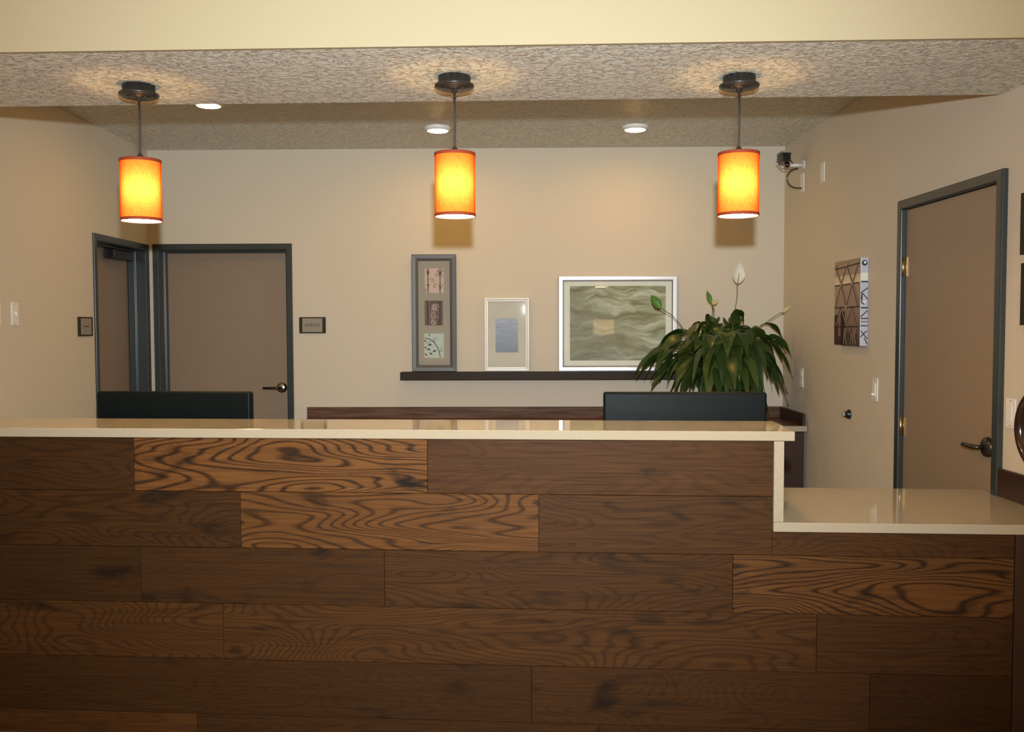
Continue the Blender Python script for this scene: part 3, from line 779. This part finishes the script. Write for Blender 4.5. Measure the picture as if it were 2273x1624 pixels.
# ------------------------------------------------------------------ switches, outlets and plates
def plate(name, fr, u0, u1, v0, v1, label, cat, kind, off=0.004, wmin=0.07):
    uc, vc = (u0+u1)/2, (v0+v1)/2
    s, _ = fr.px(uc, vc, off); zb_ = fr.px(uc, v1, off)[1]; zt = fr.px(uc, v0, off)[1]
    h = zt-zb_; w = wmin
    t = thing(name, fr.world(s, 0, zb_), fr.ang, label, cat)
    pb = MB(); pb.box(-w/2, w/2, -0.007, -0.0004, 0, h, 0.002); pb.build('cover_plate', M['white'], t)
    if kind == 'rocker':
        one_box('rocker', M['white'], t, -0.017, 0.017, -0.011, -0.0072, h*0.22, h*0.78, 0.002)
    elif kind == 'toggle':
        one_box('toggle', M['white'], t, -0.006, 0.006, -0.018, -0.0072, h*0.42, h*0.58, 0.002)
    elif kind == 'dimmer':
        one_box('slider', M['white'], t, -0.016, 0.016, -0.012, -0.0072, h*0.2, h*0.8, 0.002)
        one_box('slider_knob', M['white'], t, -0.006, 0.006, -0.026, -0.0122, h*0.25, h*0.36, 0.001)
    elif kind == 'outlet':
        for zz in (0.28, 0.72): one_box('socket', M['whitetrim'], t, -0.016, 0.016, -0.009, -0.0072, h*zz-0.014, h*zz+0.014, 0.002)
    for zz in (0.08, 0.92):
        m = MB(); m.cyl(0.003, -0.0078, -0.0071, 'Y', (0, 0, h*zz), 10); m.build('screw', M['metal'], t)
    return t
plate('light_switch', LEFT, 24, 42, 671, 722, 'white toggle switch plate alone on the side wall away from the corner door', 'light switch', 'toggle')
plate('light_switch', LEFT, -17, 2.5, 671, 722, 'white switch plate cut off at the very edge of the photo on the side wall', 'light switch', 'toggle')
plate('wall_outlet', RIGHT, 1774, 1784, 817, 859, 'thin-seen white plate on the side wall just behind the plant', 'outlet', 'outlet')
plate('light_switch', RIGHT, 1936, 1949, 839, 890, 'white switch plate on the side wall between the canvas and the tall door', 'light switch', 'dimmer')
plate('light_switch', RIGHT, 2236, 2252, 884, 950, 'cream switch plate partly hidden by the round mirror', 'light switch', 'rocker')
plate('cable_plate', RIGHT, 1775, 1787, 385, 427, 'pale blank plate below the security camera where its cable ends', 'wall plate', 'blank')
plate('blank_plate', RIGHT, 1820, 1832, 361, 405, 'pale blank plate high on the side wall a little past the security camera', 'wall plate', 'blank')
s, z = RIGHT.px(1886, 919)
ds = thing('door_stop', RIGHT.world(s, 0, z), RIGHT.ang, 'small dark round bumper with a pale centre on the side wall below the canvas', 'door stop')
m = MB(); rg = m.lathe([(0.030, -0.0005), (0.030, -0.008), (0.022, -0.020), (0.018, -0.030)], 'Y', (0, 0, 0), 28); m.cap(rg[-1]); m.build('bumper_cup', M['black'], ds)
m = MB(); m.cyl(0.014, -0.046, -0.0302, 'Y', (0, 0, 0), 24, bev=0.003); m.build('bumper_pad', M['rubber'], ds)

# ------------------------------------------------------------------ security camera on the side wall
s, z = RIGHT.px(1785, 366.5)
sc_ = thing('security_camera', RIGHT.world(s, 0, z), RIGHT.ang, 'small dark security camera on a white arm high in the corner of the side wall', 'camera')
m = MB(); m.cyl(0.032, -0.010, -0.0005, 'Y', (0, 0, 0.006), 28, bev=0.002); m.build('wall_mount', M['white'], sc_)
m = MB(); m.tube([(0, -0.01, 0), (0, -0.06, 0), (0, -0.105, 0.0)], 0.013, 16); m.build('arm', M['white'], sc_)
m = MB(); m.lathe([(0.001, -0.140), (0.014, -0.138), (0.021, -0.124), (0.019, -0.108), (0.010, -0.1055)], 'Y', (0, 0, 0.002), 20); m.build('ball_joint', M['mirror_rim'], sc_)
m = MB(); m.box(-0.045, 0.06, -0.178, -0.112, 0.018, 0.076, 0.008); hb = m.build('camera_body', M['black'], sc_)
m = MB(); m.box(-0.05, 0.075, -0.182, -0.108, 0.0765, 0.090, 0.004); m.build('sun_shield', M['rubber'], hb)
m = MB(); m.cyl(0.020, 0.061, 0.074, 'X', (0, -0.145, 0.046), 24, bev=0.002); m.build('lens', M['screen'], hb)
m = MB(); m.tube([(0.0, -0.113, 0.05), (0.0, -0.098, 0.035), (0.0, -0.078, 0.012)], 0.004, 8); m.build('brace', M['cord'], sc_)
m = MB(); m.tube([(0.02, -0.165 - 0.038*math.sin(PI*k/14), 0.075 - 0.105*k/14) for k in range(15)] + [(0.015, -0.11, -0.034), (0.0, -0.05, -0.02)], 0.003, 8); m.build('wire', M['metal'], sc_)
pts = [(0.0, -0.045 - 0.0, -0.024)] + [(0.004, -0.050 - 0.072*math.sin(PI*k/16), -0.026 - 0.135*(1-math.cos(PI*k/16))/2) for k in range(17)] + [(0.01, -0.02, -0.164)]
m = MB(); m.tube(pts, 0.005, 8); m.build('cable', M['cord'], sc_)

# ------------------------------------------------------------------ pendants
def canopy_at(u, v): return at_z(u, v, HS)
ZTOP_S, ZBOT_S, RS = 2.150, 1.902, 0.0800
def make_pendant(label):
    t = thing('pendant_lamp', (0, 0, HS), 0, label, 'pendant lamp', 'orange drum pendants over the counter')
    m = MB(); rg = m.lathe([(0.064, 0.0), (0.064, -0.030), (0.078, -0.033), (0.078, -0.040), (0.070, -0.046), (0.012, -0.050), (0.012, -0.062), (0.004, -0.066)], 'Z', (0, 0, 0), 48)
    m.cap(rg[0]); c = m.build('canopy', M['canopy'], t)
    for k in range(3):
        a = -PI/2 + (k-1)*0.9
        m = MB(); m.cyl(0.005, -0.058, -0.046, 'Z', (0.045*math.cos(a), 0.045*math.sin(a), 0), 12); m.build('screw', M['canopy'], c)
    zt, zb_ = ZTOP_S-HS, ZBOT_S-HS
    m = MB(); m.tube([(0, 0, -0.06), (0.002, 0, (zt-0.06)*0.45), (-0.001, 0, (zt-0.06)*0.8), (0, 0, zt-0.015)], 0.0045, 10); m.build('cord', M['cord'], t)
    m = MB(); m.lathe([(0.005, zt+0.028), (0.010, zt+0.020), (0.018, zt+0.004), (0.020, zt-0.03), (0.001, zt-0.03)], 'Z', (0, 0, 0), 24)
    for k in range(3):
        a = 2*PI*k/3+0.5
        m.tube([(0.014*math.cos(a), 0.014*math.sin(a), zt-0.004), ((RS-0.002)*math.cos(a), (RS-0.002)*math.sin(a), zt-0.008)], 0.0018, 6)
    m.build('socket', M['canopy'], t)
    m = MB(); m.lathe([(RS, zt), (RS, (zt*2+zb_)/3), (RS, (zt+zb_*2)/3), (RS, zb_)], 'Z', (0, 0, 0), 72)
    s = m.build('lamp_shade', M['shade'], t)
    for z1, z2 in ((zt+0.001, zt-0.011), (zb_+0.011, zb_-0.001)):
        m = MB(); m.lathe([(RS-0.0015, z1), (RS+0.0016, z1), (RS+0.0016, z2), (RS-0.0015, z2), (RS-0.0015, z1)], 'Z', (0, 0, 0), 72); m.build('binding_band', M['band'], s)
    m = MB(); rg = m.lathe([(RS-0.003, zb_+0.004), (RS-0.0035, zb_+0.0005)], 'Z', (0, 0, 0), 64); m.cap(rg[1][::-1]); m.build('diffuser', M['diffuser'], t)
    return t
def bulb(p, e):
    l = bpy.data.lights.new('bulb_light', 'POINT'); l.energy = e; l.color = (1.0, 0.66, 0.27); l.shadow_soft_size = 0.028
    o = bpy.data.objects.new('bulb_light', l); COL.objects.link(o); o.location = p
spots = ((308, 190, 'orange drum pendant hanging in front of the corner doors'), (1008.5, 170, 'orange drum pendant over the middle of the counter, above the tall slate frame'), (1641, 169.5, 'orange drum pendant hanging above the potted plant and its monitor'))
p0 = make_pendant(spots[0][2])
PEND = []
for k, (u, v, lab) in enumerate(spots):
    p = canopy_at(u, v)
    o = p0 if k == 0 else copy_tree(p0)
    o.location = (p.x, p.y, HS); o['label'] = lab
    PEND.append(p)
    bulb((p.x, p.y, 2.025), 4.0)

# ------------------------------------------------------------------ round downlights
def make_down(label):
    t = thing('downlight', (0, 0, HC), 0, label, 'ceiling light', 'round downlights in the back ceiling')
    m = MB(); m.lathe([(0.090, 0.0), (0.088, -0.012), (0.074, -0.026), (0.070, -0.026), (0.070, -0.018)], 'Z', (0, 0, 0), 48); m.build('trim_ring', M['whitetrim'], t)
    m = MB(); rg = m.lathe([(0.0695, -0.020), (0.066, -0.0275), (0.03, -0.031)], 'Z', (0, 0, 0), 48); m.cap(rg[-1][::-1]); m.build('lens', M['lens'], t)
    return t
dl = ((463, 233, 'lit round downlight half hidden by the dropped ceiling edge beside the pendant at the doors'), (971.5, 289, 'lit round downlight close beside the cord of the middle pendant'), (1410, 287, 'lit round downlight between the middle pendant and the one above the plant'))
d0 = make_down(dl[0][2])
for k, (u, v, lab) in enumerate(dl):
    p = at_z(u, v, HC-0.02)
    o = d0 if k == 0 else copy_tree(d0)
    o.location = (p.x, p.y, HC); o['label'] = lab

# ------------------------------------------------------------------ peace lily
PYD = 6.62
pc = at_y(1607, 860, PYD)
pln = thing('peace_lily', (pc.x, PYD, ZB+0.0005), 0, 'large potted peace lily with arching dark green leaves and white blooms, on the back counter', 'potted plant')
m = MB(); rg = m.lathe([(0.105, 0.0), (0.118, 0.03), (0.142, 0.19), (0.150, 0.205), (0.152, 0.238), (0.138, 0.238), (0.134, 0.205)], 'Z', (0, 0, 0), 48); m.cap(rg[0][::-1]); m.build('pot', M['pot'], pln)
m = MB(); rg = m.lathe([(0.133, 0.206), (0.07, 0.214), (0.02, 0.216)], 'Z', (0, 0, 0), 32); m.cap(rg[-1]); m.build('soil', M['soil'], pln)
def bez(a, b, c, t): return a*(1-t)**2 + b*2*t*(1-t) + c*t*t
lf = bmesh.new(); lfl = lf.loops.layers.float_color.new('ink')
YMAX = D-0.16-PYD
def leaf(az, R, zend, hump, ln, wd, yellow=0.0, z0=0.21, twist=0.0):
    d = Vector((math.cos(az), math.sin(az), 0)); sd = Vector((-d.y, d.x, 0))
    a = d*0.04 + Vector((0, 0, z0)); c = d*R + Vector((0, 0, zend)); b = d*R*0.55 + Vector((0, 0, hump))
    n = 22; t0 = 1-ln
    prev = None; pp = None
    for i in range(n+1):
        t = i/n
        p = bez(a, b, c, t); q = bez(a, b, c, min(1, t+0.02)) - bez(a, b, c, max(0, t-0.02)); q.normalize()
        if t < t0: hw = 0.0035
        else:
            u = (t-t0)/ln; hw = max(0.0015, wd*0.5*(math.sin(PI*min(1, u**0.72))**0.85)*(1-0.12*u)) if u < 1 else 0.001
        nrm = sd.cross(q).normalized()
        s2 = (sd*math.cos(twist) + nrm*math.sin(twist))
        if p.y > YMAX: p.y = YMAX - 0.2*(p.y-YMAX)
        px = xr(PYD+p.y) - pc.x - 0.03
        if p.x > px: p.x = px - 0.15*(p.x-px)
        wav = 0.004*math.sin(i*1.3+az*5)
        up = nrm if nrm.z > 0 else -nrm
        row = [lf.verts.new(p + s2*hw + up*(hw*0.28+wav)), lf.verts.new(p), lf.verts.new(p - s2*hw + up*(hw*0.28-wav))]
        if prev:
            for k in range(2):
                f = lf.faces.new((prev[k], prev[k+1], row[k+1], row[k])); f.smooth = True
                for l in f.loops: l[lfl] = (yellow, yellow, yellow, 1)
        prev = row
rnd = random.Random(11)
layers = [(22, (0.50, 0.64), (0.26, 0.52), (0.70, 0.90), 0.40, (0.070, 0.09)),
          (34, (0.38, 0.54), (0.20, 0.55), (0.72, 0.96), 0.43, (0.080, 0.105)),
          (42, (0.26, 0.42), (0.15, 0.60), (0.74, 1.00), 0.46, (0.085, 0.115)),
          (30, (0.14, 0.30), (0.42, 0.74), (0.80, 1.00), 0.44, (0.080, 0.105)),
          (32, (0.28, 0.44), (0.03, 0.26), (0.56, 0.76), 0.50, (0.090, 0.12)),
          (16, (0.17, 0.30), (0.10, 0.36), (0.50, 0.72), 0.52, (0.090, 0.12))]
for li, (n, Rr, zr, hr, ln, wr) in enumerate(layers):
    for k in range(n):
        az = 2*PI*(k+rnd.random()*0.8)/n + li*0.4
        R = rnd.uniform(*Rr)
        if math.sin(az) > 0.3: R *= 0.72
        if math.cos(az) > 0.3: R *= 0.80
        zlo = max(zr[0], 0.17) if math.sin(az) < -0.6 else zr[0]
        leaf(az, R, rnd.uniform(zlo, max(zlo+0.08, zr[1])), rnd.uniform(*hr), ln, rnd.uniform(*wr), rnd.uniform(0.0, 0.22) if rnd.random() > 0.12 else rnd.uniform(0.35, 0.8), twist=rnd.uniform(-0.75, 0.75))
for (a_, R_l, z_, h_, l_, w_) in ((PI+0.10, 0.66, 0.36, 0.80, 0.40, 0.075), (PI+0.02, 0.58, 0.31, 0.86, 0.42, 0.08), (PI-0.2, 0.52, 0.27, 0.76, 0.45, 0.09), (PI+0.35, 0.60, 0.24, 0.70, 0.45, 0.09), (PI-0.05, 0.50, 0.50, 0.94, 0.40, 0.075),
        (-0.5, 0.46, 0.14, 0.78, 0.48, 0.10), (-0.75, 0.50, 0.17, 0.72, 0.48, 0.105), (-0.3, 0.44, 0.22, 0.84, 0.44, 0.09), (-0.2, 0.42, 0.40, 0.94, 0.42, 0.08), (0.05, 0.44, 0.58, 0.98, 0.40, 0.07)):
    leaf(a_, R_l, z_, h_, l_, w_, 0.0, twist=rnd.uniform(-0.4, 0.4))
leaf(-PI/2-0.15, 0.36, 0.50, 0.92, 0.5, 0.13, 0.75)
me = bpy.data.meshes.new('foliage'); lf.to_mesh(me); lf.free(); me.materials.append(M['leaf'])
fo = bpy.data.objects.new('foliage', me); COL.objects.link(fo); fo.parent = pln
base = Vector((pc.x, PYD, ZB))
def spathe_mesh(tip_dir, up, ln, wd, curl=0.25):
    m = MB(); t = tip_dir.normalized(); s = t.cross(up).normalized(); nn = s.cross(t)
    prev = None
    for i in range(13):
        u = i/12; hw = wd*0.5*math.sin(PI*u**0.8)**0.9 if 0 < u < 1 else 0.0012
        c = t*ln*u - nn*curl*ln*0.25*math.sin(PI*u)
        row = [c + s*hw*k/2 + nn*(abs(k)/2)**2*hw*0.7 for k in (-2, -1, 0, 1, 2)]
        row = [m.bm.verts.new(p) for p in row]
        if prev:
            for k in range(4):
                f = m.bm.faces.new((prev[k], prev[k+1], row[k+1], row[k])); f.smooth = True
        prev = row
    return m
def flower(u, v, u0, v0, y, mat, ln, wd, tip, lab=None, spadix=True, r=0.0028):
    top = at_y(u, v, y) - base; bot = at_y(u0, v0, PYD) - base
    mid = (top*0.55+bot*0.45) + Vector((0.01, 0, 0.01))
    m = MB(); m.tube([Vector((bot.x*0.4, bot.y*0.4, 0.22)), bot, mid, top], r, 8); st = m.build('flower_stalk', M['stem'], pln)
    tv = Vector((tip[0], -0.15, tip[1]))
    sp_ = spathe_mesh(tv, Vector((0, -1, 0.2)), ln, wd); so = sp_.build('spathe', M[mat], st, loc=top)
    if spadix:
        m = MB(); e = tv.normalized()*ln*0.5
        m.tube([top + Vector((0, -0.008, 0)), top + e*0.5 + Vector((0, -0.016, 0)), top + e + Vector((0, -0.016, 0))], [0.004, 0.007, 0.004], 10); m.build('spadix', M['spadix'], st)
    return st
flower(1637, 630, 1628, 705, PYD, 'spathe', 0.155, 0.085, (0.06, 1))
flower(1466, 684, 1512, 722, PYD-0.15, 'spathe_green', 0.115, 0.062, (-0.75, 1), spadix=False)
flower(1579, 672, 1580, 706, PYD-0.1, 'spathe_green', 0.095, 0.034, (-0.42, 1), spadix=False)
flower(1581, 675, 1584, 712, PYD-0.05, 'spadix', 0.055, 0.03, (0.75, 0.6), spadix=False)
flower(1735, 693, 1680, 730, PYD-0.12, 'spadix', 0.075, 0.024, (1, 0.75), spadix=False)

# ------------------------------------------------------------------ lobby lamp seen only as a reflection in the large frame's glass
gy = D-0.02
gp = at_y(1340, 725, gy); dr = ray(1340, 725)
tt = (gy+1.6)/dr.y
lp = Vector((gp.x+dr.x*tt, -1.6, gp.z+dr.z*tt))
fl_ = thing('floor_lamp', (lp.x, lp.y, FLOOR), 0, 'lit drum-shade lobby lamp mirrored in the glass of the large silver frame', 'floor lamp')
m = MB(); m.lathe([(0.15, 0.0005), (0.15, 0.02), (0.03, 0.03), (0.012, 0.04), (0.012, lp.z+0.12-FLOOR), (0.001, lp.z+0.125-FLOOR)], 'Z', (0, 0, 0), 32); m.build('stand', M['canopy'], fl_)
m = MB(); m.lathe([(0.178, lp.z-0.125-FLOOR), (0.172, lp.z+0.125-FLOOR)], 'Z', (0, 0, 0), 48); m.build('lamp_shade', M['lobbyshade'], fl_)

for o in (cnt, bc, r1, r2, r3):
    o.location.z = FLOOR
    for ch in o.children: ch.location.z -= FLOOR
# ------------------------------------------------------------------ light
fd = bpy.data.lights.new('camera_flash', 'SPOT'); fd.energy = 1000.0; fd.color = (0.86, 0.95, 1.0); fd.shadow_soft_size = 0.03; fd.spot_size = math.radians(92); fd.spot_blend = 1.0
fo_ = bpy.data.objects.new('camera_flash', fd); COL.objects.link(fo_)
fo_.location = (0.023, -0.02, ZC+0.25); fo_.rotation_euler = (PI/2+0.02, 0, 0.07)
wd_ = bpy.data.worlds.new('lobby_ambience'); SC.world = wd_; wd_.use_nodes = True
bg = wd_.node_tree.nodes['Background']; bg.inputs[0].default_value = (1.0, 0.54, 0.14, 1); bg.inputs[1].default_value = 0.60

SC.view_settings.view_transform = 'Standard'
SC.view_settings.look = 'None'
SC.view_settings.exposure = 0.0
SC.cycles.use_denoising = True
SC.cycles.max_bounces = 8
SC.cycles.sample_clamp_indirect = 6.0
